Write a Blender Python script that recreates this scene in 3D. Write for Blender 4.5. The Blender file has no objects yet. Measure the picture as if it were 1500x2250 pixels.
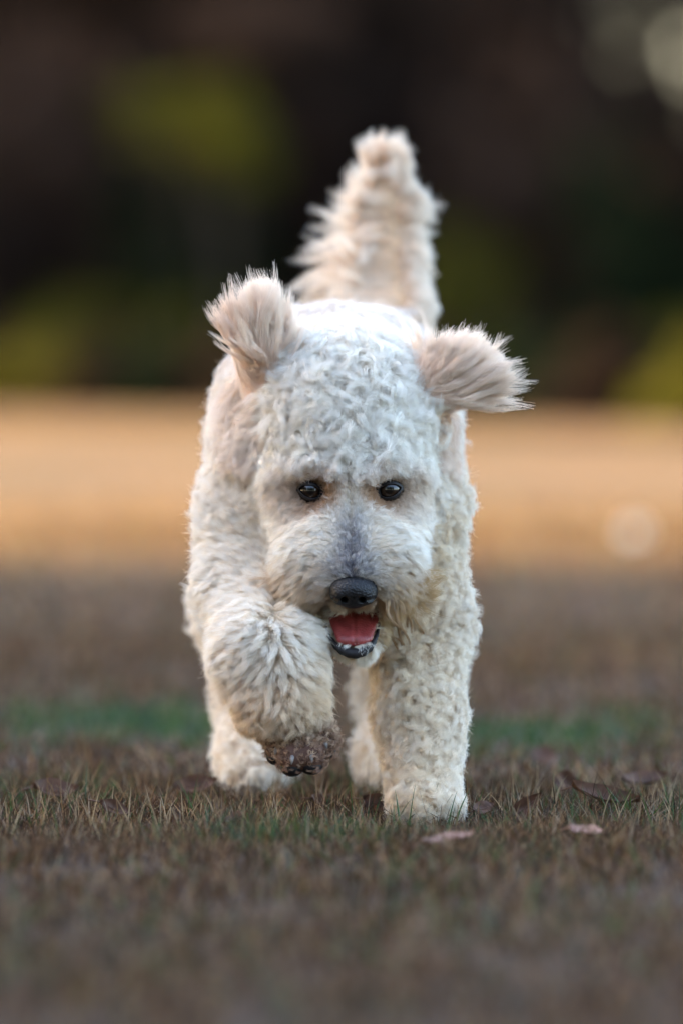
import bpy, math, random
import numpy as np

# ------------------------------------------------------------------ camera
S = bpy.context.scene
COL = S.collection
CAM_D, CAM_H, FPX = 9.0, 0.57, 16830.0        # metres to the dog's eyes, lens height, focal length in photo pixels
HOR = 740.0                                    # photo row of the horizon
cd = bpy.data.cameras.new('camera'); cam = bpy.data.objects.new('camera', cd); COL.objects.link(cam)
cam.location = (0, -CAM_D, CAM_H)
cam.rotation_euler = (math.pi/2 - math.atan((1125-HOR)/FPX), 0, 0)
cd.sensor_fit = 'VERTICAL'; cd.sensor_height = 36.0; cd.lens = 36.0*FPX/2250.0
cd.clip_start = 0.1; cd.clip_end = 2000
cd.dof.use_dof = True; cd.dof.focus_distance = CAM_D - 0.03; cd.dof.aperture_fstop = 2.5
cd.dof.aperture_blades = 0
S.camera = cam

# ------------------------------------------------------------------ sky and sun
SUN_EL, SUN_TO = math.radians(24), (0.95, -0.30)     # low sun; its light travels to the right and a little towards the camera
az_len = math.hypot(*SUN_TO)
sdir = np.array([SUN_TO[0]/az_len*math.cos(SUN_EL), SUN_TO[1]/az_len*math.cos(SUN_EL), -math.sin(SUN_EL)])
w = bpy.data.worlds.new('World'); S.world = w; w.use_nodes = True
nt = w.node_tree; nt.nodes.clear()
sky = nt.nodes.new('ShaderNodeTexSky'); sky.sky_type = 'NISHITA'; sky.sun_disc = False
sky.sun_elevation = SUN_EL
sky.sun_rotation = math.atan2(-sdir[0], -sdir[1])    # clockwise from +Y to where the sun stands
sky.air_density = 1.0; sky.dust_density = 3.0; sky.ozone_density = 0.5
bg = nt.nodes.new('ShaderNodeBackground'); bg.inputs[1].default_value = 0.15
out = nt.nodes.new('ShaderNodeOutputWorld')
nt.links.new(sky.outputs[0], bg.inputs[0]); nt.links.new(bg.outputs[0], out.inputs[0])
sl = bpy.data.lights.new('sun', 'SUN'); sl.energy = 3.7; sl.angle = math.radians(0.5); sl.color = (1.0, 0.69, 0.27)
so = bpy.data.objects.new('sun', sl); COL.objects.link(so); so.location = (-30, 10, 20)
from mathutils import Vector, noise
so.rotation_euler = Vector(sdir).to_track_quat('-Z', 'Y').to_euler()
S.view_settings.view_transform = 'Standard'; S.view_settings.look = 'None'
S.view_settings.exposure = 3.45; S.view_settings.gamma = 1.0; S.view_settings.use_curve_mapping = False
S.render.engine = 'CYCLES'
S.cycles.use_denoising = True; S.cycles.denoiser = 'OPENIMAGEDENOISE'
S.cycles.denoising_input_passes = 'RGB_ALBEDO_NORMAL'; S.cycles.denoising_prefilter = 'ACCURATE'
S.cycles.use_adaptive_sampling = False
S.cycles.max_bounces = 7; S.cycles.diffuse_bounces = 5; S.cycles.transmission_bounces = 5
S.cycles.sample_clamp_indirect = 4.0
S.cycles_curves.shape = 'THICK'; S.cycles_curves.subdivisions = 2
S.render.use_persistent_data = False

rng = np.random.default_rng(11)
random.seed(5)

# ------------------------------------------------------------------ helpers
def W(px, py, y):
    """photo pixel at depth y (metres behind the eyes' plane) -> world point"""
    s = FPX/(CAM_D+y)
    return np.array([(px-750)/s, y, CAM_H-(py-HOR)/s])

def pix(P):
    s = FPX/(CAM_D+P[:, 1])
    return 750+P[:, 0]*s, HOR+(CAM_H-P[:, 2])*s

def mat(name, build):
    m = bpy.data.materials.new(name); m.use_nodes = True
    n = m.node_tree; n.nodes.clear()
    o = n.nodes.new('ShaderNodeOutputMaterial')
    build(n, o)
    return m

def principled(n, o, color=(.5, .5, .5), rough=.8, spec=.3, coat=0.0):
    b = n.nodes.new('ShaderNodeBsdfPrincipled')
    b.inputs['Base Color'].default_value = (*color, 1); b.inputs['Roughness'].default_value = rough
    b.inputs['Specular IOR Level'].default_value = spec
    b.inputs['Coat Weight'].default_value = coat
    b.inputs['Coat Roughness'].default_value = .04
    n.links.new(b.outputs[0], o.inputs[0])
    return b

def noise_tex(n, scale, detail=4, coords='Object'):
    tc = n.nodes.new('ShaderNodeTexCoord'); t = n.nodes.new('ShaderNodeTexNoise')
    t.inputs['Scale'].default_value = scale; t.inputs['Detail'].default_value = detail
    n.links.new(tc.outputs[coords], t.inputs['Vector'])
    return t

def ramp(n, src, stops):
    r = n.nodes.new('ShaderNodeValToRGB')
    e = r.color_ramp.elements
    while len(e) < len(stops): e.new(.5)
    for k, (p, c) in enumerate(stops):
        e[k].position = p; e[k].color = (*c, 1)
    n.links.new(src, r.inputs[0])
    return r

def bump(n, b, src, strength, dist):
    bm_ = n.nodes.new('ShaderNodeBump'); bm_.inputs['Strength'].default_value = strength
    bm_.inputs['Distance'].default_value = dist
    n.links.new(src, bm_.inputs['Height']); n.links.new(bm_.outputs[0], b.inputs['Normal'])

def attr_node(n, name):
    a = n.nodes.new('ShaderNodeAttribute'); a.attribute_name = name
    return a

def link(o, parent=None):
    COL.objects.link(o)
    if parent is not None: o.parent = parent
    return o

def empty(name, loc=(0, 0, 0)):
    o = bpy.data.objects.new(name, None); o.empty_display_size = .05; o.location = loc
    return link(o)

def tag(o, label, cat, group=None):
    o['label'] = label; o['category'] = cat
    if group: o['group'] = group
    return o

def mesh_obj(name, V, F, material, parent=None, smooth=True, col=None):
    me = bpy.data.meshes.new(name)
    V = np.asarray(V, dtype=np.float32)
    if isinstance(F, np.ndarray):
        n, k = F.shape
        me.vertices.add(len(V)); me.vertices.foreach_set('co', V.ravel())
        me.loops.add(n*k); me.loops.foreach_set('vertex_index', F.astype(np.int32).ravel())
        me.polygons.add(n); me.polygons.foreach_set('loop_start', np.arange(0, n*k, k, dtype=np.int32))
        me.polygons.foreach_set('loop_total', np.full(n, k, dtype=np.int32))
        me.update(calc_edges=True); me.validate()
    else:
        me.from_pydata([tuple(v) for v in V.tolist()], [], F)
    if col is not None:
        a = me.color_attributes.new('col', 'FLOAT_COLOR', 'POINT')
        c4 = np.ones((len(V), 4), np.float32); c4[:, :3] = col
        a.data.foreach_set('color', c4.ravel())
    if smooth: me.polygons.foreach_set('use_smooth', np.ones(len(me.polygons), bool))
    me.materials.append(material)
    o = bpy.data.objects.new(name, me)
    return link(o, parent)

def nrm(v):
    return v/np.maximum(np.linalg.norm(v, axis=-1, keepdims=True), 1e-9)

# ---- signed distance shapes
def sd_ell(P, c, r):
    q = (P-c)/np.asarray(r)
    k0 = np.linalg.norm(q, axis=-1)
    k1 = np.linalg.norm(q/np.asarray(r), axis=-1)
    return k0*(k0-1)/np.maximum(k1, 1e-6)

def sd_cone(P, a, ra, b, rb):
    ba = b-a; h = np.clip(((P-a)@ba)/(ba@ba), 0, 1)
    return np.linalg.norm(P-(a+h[..., None]*ba), axis=-1)-(ra+(rb-ra)*h)

def smin(a, b, k):
    h = np.maximum(k-np.abs(a-b), 0)/k
    return np.minimum(a, b)-h*h*k*.25

def surface_nets(f, lo, hi, h):
    lo = np.asarray(lo, float); n = np.ceil((np.asarray(hi)-lo)/h).astype(int)+1
    ax = [lo[i]+h*np.arange(n[i]) for i in range(3)]
    F = np.empty(n, np.float32)
    yy, zz = np.meshgrid(ax[1], ax[2], indexing='ij')
    step = max(1, int(400000/(n[1]*n[2])))
    for i in range(0, n[0], step):
        xs = ax[0][i:i+step]
        P = np.empty((len(xs), n[1], n[2], 3), np.float32)
        P[..., 0] = xs[:, None, None]; P[..., 1] = yy; P[..., 2] = zz
        F[i:i+step] = f(P.reshape(-1, 3)).reshape(P.shape[:3])
    ins = F < 0
    cnt = sum(ins[a:n[0]-1+a, b:n[1]-1+b, c:n[2]-1+c].astype(np.int8) for a in (0, 1) for b in (0, 1) for c in (0, 1))
    act = (cnt > 0) & (cnt < 8)
    idx = np.argwhere(act)
    cid = np.full(act.shape, -1, np.int64); cid[act] = np.arange(len(idx))
    sm = np.zeros((len(idx), 3)); ct = np.zeros(len(idx))
    C = [np.array([a, b, c]) for a in (0, 1) for b in (0, 1) for c in (0, 1)]
    for i in range(8):
        for j in range(i+1, 8):
            if np.abs(C[i]-C[j]).sum() != 1: continue
            fa = F[tuple((idx+C[i]).T)]; fb = F[tuple((idx+C[j]).T)]
            m = (fa < 0) != (fb < 0)
            t = np.where(m, fa/np.where(m, fa-fb, 1), 0)
            sm += np.where(m[:, None], C[i]+(C[j]-C[i])*t[:, None], 0); ct += m
    V = lo+(idx+sm/ct[:, None])*h
    Q = []
    for axn in range(3):
        b, c = (axn+1) % 3, (axn+2) % 3
        sl0 = [slice(None)]*3; sl1 = [slice(None)]*3
        sl0[axn] = slice(0, -1); sl1[axn] = slice(1, None)
        d = ins[tuple(sl0)] != ins[tuple(sl1)]
        e = np.argwhere(d)
        e = e[(e[:, b] > 0) & (e[:, c] > 0) & (e[:, b] < n[b]-1) & (e[:, c] < n[c]-1)]
        ub = np.zeros(3, int); uc = np.zeros(3, int); ub[b] = 1; uc[c] = 1
        q = np.stack([cid[tuple((e-ub-uc).T)], cid[tuple((e-uc).T)], cid[tuple(e.T)], cid[tuple((e-ub).T)]], 1)
        flip = ~ins[tuple(e.T)]
        q[flip] = q[flip][:, ::-1]
        Q.append(q)
    return V, np.concatenate(Q)

# ---- value noise for clumps of colour and growth
def vnoise(x, y, seed=0, freq=1.0):
    r = np.random.default_rng(seed); T = r.random((64, 64))
    u, v = np.asarray(x)*freq, np.asarray(y)*freq
    i, j = np.floor(u).astype(int), np.floor(v).astype(int)
    fu, fv = u-i, v-j
    fu = fu*fu*(3-2*fu); fv = fv*fv*(3-2*fv)
    g = lambda a, b: T[a % 64, b % 64]
    return (g(i, j)*(1-fu)+g(i+1, j)*fu)*(1-fv)+(g(i, j+1)*(1-fu)+g(i+1, j+1)*fu)*fv

# ------------------------------------------------------------------ ground
def ground_mat(n, o):
    b = principled(n, o, rough=.95, spec=.1)
    a = noise_tex(n, .9, 6); c = noise_tex(n, 40, 4)
    r1 = ramp(n, a.outputs[0], [(.3, (.098, .056, .021)), (.55, (.076, .045, .019)), (.68, (.044, .040, .015))])
    r2 = ramp(n, c.outputs[0], [(.3, (.62, .6, .6)), (.7, (1.25, 1.2, 1.15))])
    m = n.nodes.new('ShaderNodeMix'); m.data_type = 'RGBA'; m.blend_type = 'MULTIPLY'; m.inputs[0].default_value = 1
    n.links.new(r1.outputs[0], m.inputs[6]); n.links.new(r2.outputs[0], m.inputs[7])
    # bare dark soil shows between the blades where the grass stands as blades; the turf's own colour farther off
    tc = n.nodes.new('ShaderNodeTexCoord'); sx = n.nodes.new('ShaderNodeSeparateXYZ'); n.links.new(tc.outputs['Object'], sx.inputs[0])
    mr = n.nodes.new('ShaderNodeMapRange'); mr.inputs[1].default_value = 4; mr.inputs[2].default_value = 15; n.links.new(sx.outputs[1], mr.inputs[0])
    m3 = n.nodes.new('ShaderNodeMix'); m3.data_type = 'RGBA'; n.links.new(mr.outputs[0], m3.inputs[0])
    m3.inputs[6].default_value = (.035, .021, .013, 1); n.links.new(m.outputs[2], m3.inputs[7])
    n.links.new(m3.outputs[2], b.inputs['Base Color'])
    bump(n, b, c.outputs[0], .6, .02)
M_ground = mat('dry_lawn_soil', ground_mat)
gx = np.concatenate([np.linspace(-600, -40, 8), np.linspace(-30, 30, 31), np.linspace(40, 600, 8)])
gy = np.concatenate([np.linspace(-600, -40, 8), np.linspace(-30, 90, 61), np.linspace(100, 800, 8)])
GX, GY = np.meshgrid(gx, gy, indexing='ij')
gz = (vnoise(GX, GY, 3, .23)-.5)*.05*np.clip((np.hypot(GX, GY)-6)/8, 0, 1)
gV = np.stack([GX, GY, gz], -1).reshape(-1, 3)
ii, jj = np.meshgrid(np.arange(len(gx)-1), np.arange(len(gy)-1), indexing='ij')
k = ii*len(gy)+jj
gF = np.stack([k, k+len(gy), k+len(gy)+1, k+1], -1).reshape(-1, 4)
ground = mesh_obj('ground', gV, gF, M_ground); ground['kind'] = 'structure'

# ------------------------------------------------------------------ trees and shrubs
def leaf_mat(name, cols, trans=.45):
    def b(n, o):
        g = n.nodes.new('ShaderNodeObjectInfo'); t = noise_tex(n, 3.0, 3)
        r = ramp(n, t.outputs[0], cols)
        d = n.nodes.new('ShaderNodeBsdfDiffuse'); tr = n.nodes.new('ShaderNodeBsdfTranslucent')
        m = n.nodes.new('ShaderNodeMixShader'); m.inputs[0].default_value = trans
        n.links.new(r.outputs[0], d.inputs[0]); n.links.new(r.outputs[0], tr.inputs[0])
        n.links.new(d.outputs[0], m.inputs[1]); n.links.new(tr.outputs[0], m.inputs[2])
        n.links.new(m.outputs[0], o.inputs[0])
    return mat(name, b)
M_leaf = {
    'olive': leaf_mat('olive_leaves', [(.35, (.040, .040, .007)), (.65, (.085, .078, .012))]),
    'dark': leaf_mat('dark_evergreen_leaves', [(.35, (.006, .009, .005)), (.65, (.011, .016, .007))], .2),
    'brown': leaf_mat('dead_brown_leaves', [(.35, (.028, .017, .012)), (.65, (.054, .034, .024))], .3),
    'umber': leaf_mat('dark_umber_leaves', [(.35, (.012, .008, .0065)), (.65, (.024, .016, .012))], .3),
    'green': leaf_mat('green_leaves', [(.35, (.035, .055, .015)), (.65, (.07, .09, .02))], .3),
}
def bark_b(n, o):
    b = principled(n, o, rough=.95, spec=.1); t = noise_tex(n, 14, 5)
    r = ramp(n, t.outputs[0], [(.3, (.018, .013, .010)), (.7, (.06, .045, .035))])
    n.links.new(r.outputs[0], b.inputs['Base Color']); bump(n, b, t.outputs[0], .8, .03)
M_bark = mat('bark', bark_b)

def tube(pts, rad, sides=8):
    pts = np.asarray(pts, float); V = []; F = []
    for i, p in enumerate(pts):
        d = pts[min(i+1, len(pts)-1)]-pts[max(i-1, 0)]; d = d/np.linalg.norm(d)
        u = np.cross(d, [0.3, 1, .1]); u /= np.linalg.norm(u); v = np.cross(d, u)
        for s in range(sides):
            a = 2*math.pi*s/sides
            V.append(p+rad[i]*(math.cos(a)*u+math.sin(a)*v))
    for i in range(len(pts)-1):
        for s in range(sides):
            F.append((i*sides+s, i*sides+(s+1) % sides, (i+1)*sides+(s+1) % sides, (i+1)*sides+s))
    V.append(pts[0]); V.append(pts[-1]); a, b = len(V)-2, len(V)-1
    for s in range(sides):
        F.append((a, (s+1) % sides, s)); F.append((b, (len(pts)-1)*sides+s, (len(pts)-1)*sides+(s+1) % sides))
    return np.array(V), F

def join(parts):
    V = []; F = []; o = 0
    for v, f in parts:
        V.append(v); F += [tuple(i+o for i in q) for q in f]; o += len(v)
    return np.concatenate(V), F

def leaves(r, centre, radii, n_leaf, size, clumps=40, hollow=.35):
    """leaf-sized quads gathered in clumps through an uneven crown"""
    c = nrm(r.normal(size=(clumps, 3)))*(hollow+(1-hollow)*r.random((clumps, 1))**.5)*r.uniform(.75, 1.1, (clumps, 1))
    which = r.integers(0, clumps, n_leaf)
    p = c[which]+r.normal(size=(n_leaf, 3))*.17
    p = centre+p*np.asarray(radii)
    a = nrm(r.normal(size=(n_leaf, 3))); b = nrm(np.cross(a, r.normal(size=(n_leaf, 3))))
    s = size*r.uniform(.6, 1.3, (n_leaf, 1))
    V = np.stack([p-a*s, p+b*s*.45, p+a*s, p-b*s*.45], 1)
    return V.reshape(-1, 3)

def woody(name, cat, label, group, loc, height, trunk_r, crown_c, crown_r, n_leaf, size, leaf, seed, limbs=7, clumps=40, hollow=.35, lean=0.0):
    r = np.random.default_rng(seed)
    t = empty(name, loc); tag(t, label, cat, group)
    top = np.array([lean*height, 0, height*.8])
    pts = [np.array([0, 0, -.1])]+[top*f+np.array([*(r.normal(size=2)*.04*height*f*.4), 0]) for f in (.15, .35, .6, .8, 1)]
    parts = [tube(pts, [trunk_r*1.35, trunk_r, trunk_r*.85, trunk_r*.65, trunk_r*.45, trunk_r*.2])]
    for q in range(limbs):
        f = r.uniform(.3, .85); base = top*f
        tgt = np.array(crown_c)+nrm(r.normal(size=3))*np.array(crown_r)*.75
        mid = base*.5+tgt*.5+np.array([0, 0, .06*height])
        parts.append(tube([base, mid, tgt], [trunk_r*.4, trunk_r*.25, trunk_r*.07], 6))
    V, F = join(parts)
    mesh_obj('trunk', V, F, M_bark, t)
    LV = leaves(r, np.array(crown_c), crown_r, n_leaf, size, clumps, hollow)
    LV[:, 2] = np.maximum(LV[:, 2], .02)
    mesh_obj('crown', LV, np.arange(len(LV)).reshape(-1, 4), M_leaf[leaf], t, smooth=False)
    return t

def at(px, y): return (px-750)*(CAM_D+y)/FPX
G_bg = 'trees and shrubs at the far edge of the field'
def shrub(px, py, y, rx, rz, leaf, label, seed, n=1500, size=.07, name='shrub', cat='shrub', floor=False):
    x = at(px, y); zc = CAM_H+(HOR-py)*(CAM_D+y)/FPX
    rz_ = rz
    woody(name, cat, label, G_bg, (x, y, 0), max(zc+rz*.8, .4), .035, (0, 0, zc), (rx, rx*.8, rz_), n, size, leaf, seed, limbs=6, clumps=26, hollow=.1)
Y0 = 54.0
# yellow-green shrubs that catch the light
shrub(500, 320, Y0, .46, .36, 'olive', 'yellow green leafy bough blurred above and left of the tail', 1, 560, .08)
shrub(400, 250, Y0+.4, .55, .34, 'olive', 'dimmer olive bough higher up, left of the yellow green one', 11, 420, .08)
shrub(150, 770, Y0-.3, .55, .5, 'olive', 'low yellow green shrub at field edge, far left', 2, 800)
shrub(420, 740, Y0+.6, .6, .45, 'olive', 'dull olive shrub low behind the dog\'s raised left ear', 3, 650)
shrub(1000, 650, Y0+.2, .42, .55, 'olive', 'small olive shrub just right of the tail base', 4, 600)
shrub(1470, 800, Y0-.6, .35, .42, 'olive', 'small yellow green shrub at right edge of the picture', 5, 500)
# dark evergreens
shrub(440, 520, Y0+.8, .75, .65, 'dark', 'near black evergreen shrub left of the tail feathers', 6, 2200)
shrub(1390, 640, Y0+.2, .8, 1.25, 'dark', 'tall near black evergreen shrub on the right', 7, 4200, .08)
shrub(1180, 820, Y0-.2, .7, .3, 'dark', 'low dark evergreen shrub above the right ear', 8, 1600)
# brown dead-leaf shrubs
shrub(60, 330, Y0+1.6, 1.2, 1.0, 'brown', 'rusty brown leafy shrub filling the upper left corner', 9, 3000, .09)
shrub(30, 620, Y0+1.0, .6, .8, 'umber', 'dark umber shrub at the left edge above low shrub', 10, 1800, .09)
shrub(250, 560, Y0+1.5, .9, .9, 'brown', 'brown shrub between left edge and evergreen shrub', 12, 2300, .09)
shrub(760, 420, Y0+1.8, 1.0, 1.3, 'umber', 'dark brown shrub directly behind the raised tail', 13, 3800, .09)
shrub(1120, 420, Y0+1.6, .9, 1.2, 'brown', 'brown leafy shrub right of the raised tail', 14, 2600, .09)
shrub(700, 780, Y0+.9, 1.0, .5, 'umber', 'low umber shrub hidden behind the dog\'s back', 15, 2200, .08)
shrub(1130, 150, Y0+2.0, .6, .8, 'umber', 'dark brown boughs in the upper right, below pale gap', 16, 2200, .09)
shrub(640, 80, Y0+2.0, .9, .6, 'brown', 'brown boughs at the top edge, left of centre', 17, 1800, .09)
# low shrubs where the field ends: the edge runs nearer on the right
und = [(-60, 59, 'umber', 'umber low shrub off the left edge'), (110, 58.5, 'olive', 'olive low shrub under the far left shrub'), (260, 57.8, 'umber', 'umber low shrub right of the far left shrub'),
       (400, 57, 'dark', 'dark low shrub behind the dog\'s shoulder at left'), (560, 56, 'umber', 'umber low shrub hidden by the dog, left'), (730, 55, 'dark', 'dark low shrub hidden by the dog\'s head'),
       (900, 54, 'umber', 'umber low shrub hidden by the right ear'), (1060, 52.6, 'dark', 'dark low shrub just right of the dog'), (1210, 51.4, 'dark', 'dark low shrub between dog and right edge'),
       (1360, 50.2, 'umber', 'umber low shrub near the right edge'), (1550, 49.0, 'olive', 'olive low shrub at the right edge')]
for k, (px, y, lf, lab) in enumerate(und):
    y -= 13.5
    shrub(px, 740+(CAM_H-.24)*FPX/(CAM_D+y), y, .5, .30, lf, lab, 60+k, 2200, .07, name='low_shrub', cat='shrub')
# trees of the wood behind
G_wood = 'trees of the wood beyond the field'
wood = [(-6.2, 58, 9, 'umber'), (-3.6, 61, 10, 'brown'), (-1.3, 58.5, 9.5, 'umber'), (.4, 62, 11, 'umber'), (1.0, 58.3, 9, 'brown'),
        (5.3, 60, 10, 'dark'), (7.0, 58, 9, 'umber'), (-8.5, 62, 10, 'green'), (-5, 66, 11, 'umber'), (-2.3, 67, 11, 'dark'),
        (.2, 66.5, 11, 'umber'), (2.9, 69, 3.7, 'brown'), (6.2, 66, 11, 'dark'), (9.4, 62, 10, 'umber'),
        (-9, 73, 10, 'dark'), (-6.2, 74, 10, 'umber'), (-3.6, 73, 10, 'dark'), (-1, 74, 10, 'umber'), (1.2, 73.5, 10, 'dark'), (3.4, 74, 3.8, 'umber'), (6.2, 73, 10, 'dark'), (9, 74, 10, 'umber')]
words = ['tall umber tree furthest left of front row in wood', 'brown leaved tree behind the rusty shrub', 'umber tree behind the dark evergreen shrub',
         'tall umber tree right behind the tail', 'brown leaved tree right of the tail', 'dark evergreen tree behind the tall evergreen shrub',
         'umber tree beyond the right edge of view', 'green leaved tree far left outside the view', 'umber tree in the back row, far left',
         'dark tree in the back row, left of the tail', 'umber tree in the back row behind the tail', 'brown tree in the back row, right of the tail',
         'dark tree in the back row, far right', 'umber tree farthest right of the wood']+['tree deepest in the wood, %s' % q for q in ('first from the left', 'second from the left', 'third from the left', 'fourth from the left', 'fifth, behind the tail', 'low one under the pale gap', 'second from the right', 'last on the right')]
for k, (x, y, h, lf) in enumerate(wood):
    woody('tree', 'tree', words[k], G_wood, (x, y, 0), h, .16, (0, 0, h*.42), (2.0, 1.8, h*.42), 5200, .15, lf, 100+k, clumps=110, hollow=.05)
woody('tree', 'tree', 'thin leaved tree veiling the pale sky gap at the upper right', G_wood, (3.0, 64, 0), 9, .10, (0, 0, 4.2), (1.3, 1.2, 2.6), 1650, .13, 'umber', 150, clumps=60, hollow=.05)
# the wood goes on to both sides: copies of the trees above
def copy_tree(o, loc, label):
    c = o.copy(); COL.objects.link(c); c.location = loc; c.rotation_euler = (0, 0, loc[0]*1.7); c['label'] = label
    for ch in o.children:
        q = ch.copy(); COL.objects.link(q); q.parent = c
ORD = ('first', 'second', 'third', 'fourth', 'fifth', 'sixth', 'seventh', 'eighth', 'ninth', 'tenth')
shr = [o for o in COL.objects if o.type == 'EMPTY' and o.get('group') == G_bg and not o.name.startswith('low_shrub')]
for k in range(10):
    for sgn, nm in ((-1, 'left'), (1, 'right')):
        for rk in (0, 1):
            q = shr[(5+k*5+rk*3+(sgn > 0)*2) % len(shr)]
            copy_tree(q, (sgn*(4.2+k*1.15+.5*rk), 53.5+rk*1.7+.4*((k*3) % 3), 0), 'shrub at field edge beyond the %s of view, %s in the %s line' % (nm, ORD[k], ('front', 'rear')[rk]))
low = [o for o in COL.objects if o.type == 'EMPTY' and o.name.startswith('low_shrub')]
for k in range(8):
    for sgn, nm in ((-1, 'left'), (1, 'right')):
        copy_tree(low[(k*3+(sgn > 0)) % len(low)], (sgn*(3.3+k*.85), 42.0-sgn*(4.2+k*.8)*.5, 0), 'low shrub beyond the %s of view, %s outwards' % (nm, ORD[k]))
src = [o for o in COL.objects if o.type == 'EMPTY' and o.get('group') == G_wood and o.location.y < 70][:7]
for k in range(12):
    for sgn, nm in ((-1, 'left'), (1, 'right')):
        copy_tree(src[(k*3+(sgn > 0)) % 7], (sgn*(11.2+(k//2)*2.6+.5*(k % 2)), 57.5+(k % 2)*5.5+.3*((k*7) % 4), 0), 'tree of the wood beyond the %s of view, %s in the %s rank' % (nm, ORD[k//2], ('front', 'back')[k % 2]))
# tall trees out of frame on the sunny side: they shade the dog and the near grass
G_row = 'row of trees on the left of the field'
row = [(-11.5, -13.5), (-11, -9.5), (-11.5, -5.5), (-11, -1.5), (-11.5, 2.2), (-11, 5.8), (-11.6, 11.0), (-15.0, -7.5), (-15.2, -2.8), (-15, 1.6), (-15.2, 6.0), (-15, 11.8), (-9.0, 26.3)]
for k, (x, y) in enumerate(row):
    far = k == 12
    woody('shade_tree', 'tree', ('tree in the left row, %s' % ('nearest the photographer front rank', 'second of the front rank', 'third of the front rank', 'fourth of the front rank',
          'fifth of the front rank', 'sixth of the front rank', 'last of the front rank', 'first of the rear rank', 'second of the rear rank', 'third of the rear rank',
          'fourth of the rear rank', 'last of the rear rank', 'standing alone farther up the field')[k]), G_row,
          (x, y, 0), 9.0, .2, (0, 0, 4.8), (2.6, 2.5 if not far else 2.0, 4.2), 5200 if not far else 3200, .26, 'green', 300+k, clumps=90, hollow=.1)

# unseen trees added behind the photographer to cut frontal skylight on the dog
back = [(-6.5, -17.5), (-2.3, -18.5), (2.2, -17.8), (6.4, -18.6), (10.8, -16.5)]
for k, (x, y) in enumerate(back):
    woody('shade_tree', 'tree', 'unseen added tree behind the photographer, %s' % ('far left of that row', 'left of centre in that row', 'right of centre in that row', 'fourth of that row', 'far right of that row')[k],
          'unseen trees added behind the photographer', (x, y, 0), 10.0, .2, (0, 0, 5.2), (2.7, 2.4, 4.6), 5200, .26, 'green', 400+k, clumps=90, hollow=.1)

# ------------------------------------------------------------------ dry grass
def grass(name, label, x0, x1, y0, y1, n, hmin, hmax, wid, seed, segs=3, flat=.35):
    r = np.random.default_rng(seed)
    x = r.uniform(x0, x1, n); y = r.uniform(y0, y1, n)
    keep = r.random(n) < np.clip(-.05+1.6*vnoise(x+5, y+5, 7, 14)+.7*(vnoise(x, y, 8, 45)-.5), .06, 1)
    x, y = x[keep], y[keep]; n = len(x)
    blobs = [(-.36, 2.2, .16, .5, 1.0), (-.20, 1.9, .09, .35, .8), (.27, 1.75, .15, .42, 1.0), (.42, 2.3, .08, .3, .4),
             (-.02, -.35, .08, .1, .5), (-.11, -.45, .05, .06, .6), (.12, -.2, .06, .08, .35), (-.55, .35, .25, .3, .3), (.38, -.05, .2, .1, .25)]
    gr = .05+.2*np.clip(vnoise(x+9, y+2, 21, 3.1)-.62, 0, 1)*2
    for bx, by, sx, sy, a in blobs: gr = gr+a*np.exp(-((x-bx)/sx)**2-((y-by)/sy)**2)
    green = r.random(n) < gr
    h = r.uniform(hmin, hmax, n)*(.6+.7*vnoise(x, y, 9, 9))
    h = np.where(r.random(n) < .03, h*1.7, h)*np.where(green, 1.12, 1)
    tread = np.exp(-((x-.1)/.075)**4-((y+.16)/.2)**4); h = h*(1-.55*tread)
    az = r.uniform(0, 2*np.pi, n); d = np.stack([np.cos(az), np.sin(az), 0*az], 1)
    lying = r.random(n) < flat
    th0 = np.where(lying, r.uniform(.9, 1.45, n), r.uniform(.02, .55, n))      # lean from upright
    th1 = th0+np.where(lying, r.uniform(-.6, .6, n), r.uniform(.0, 1.3, n))
    wv = wid*r.uniform(.6, 1.4, n)
    faz = r.uniform(0, 2*np.pi, n); side = np.stack([np.cos(faz), np.sin(faz), 0*faz], 1)
    p = np.stack([x, y, np.where(lying, r.uniform(0, .012, n), -.004)], 1)
    rows = []
    for sgi in range(segs+1):
        t = sgi/segs
        wt = wv*(1-.9*t**1.6)*.5
        rows.append(np.stack([p-side*wt[:, None], p+side*wt[:, None]], 1))
        th = th0+(th1-th0)*t
        p = p+(h/segs)[:, None]*(d*np.sin(th)[:, None]+np.array([0, 0, 1])*np.cos(th)[:, None])
    V = np.stack(rows, 1).reshape(n, -1, 3)
    V[..., 2] = np.maximum(V[..., 2], -.004)
    m = V.shape[1]
    f = np.array([[2*q, 2*q+1, 2*q+3, 2*q+2] for q in range(segs)])
    F = (np.arange(n)[:, None, None]*m+f[None]).reshape(-1, 4)
    pal = np.array([[.062, .034, .0145], [.036, .0175, .008], [.20, .135, .075], [.015, .0075, .0045], [.20, .155, .115], [.054, .0235, .0095]])
    gp = np.array([[.028, .062, .019], [.042, .08, .017], [.022, .058, .030]])
    c = np.where(green[:, None], gp[r.integers(0, 3, n)], pal[r.choice(6, n, p=[.24, .24, .14, .18, .09, .11])])
    c = np.where(green[:, None], c, c*np.array([1.10, .97, .84]))*r.uniform(.7, 1.2, (n, 1))
    cv = np.repeat(c[:, None], m, 1)
    o = mesh_obj(name, V.reshape(-1, 3), F, M_grass, smooth=True, col=cv.reshape(-1, 3))
    o['kind'] = 'stuff'; tag(o, label, 'grass')
    return o
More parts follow.
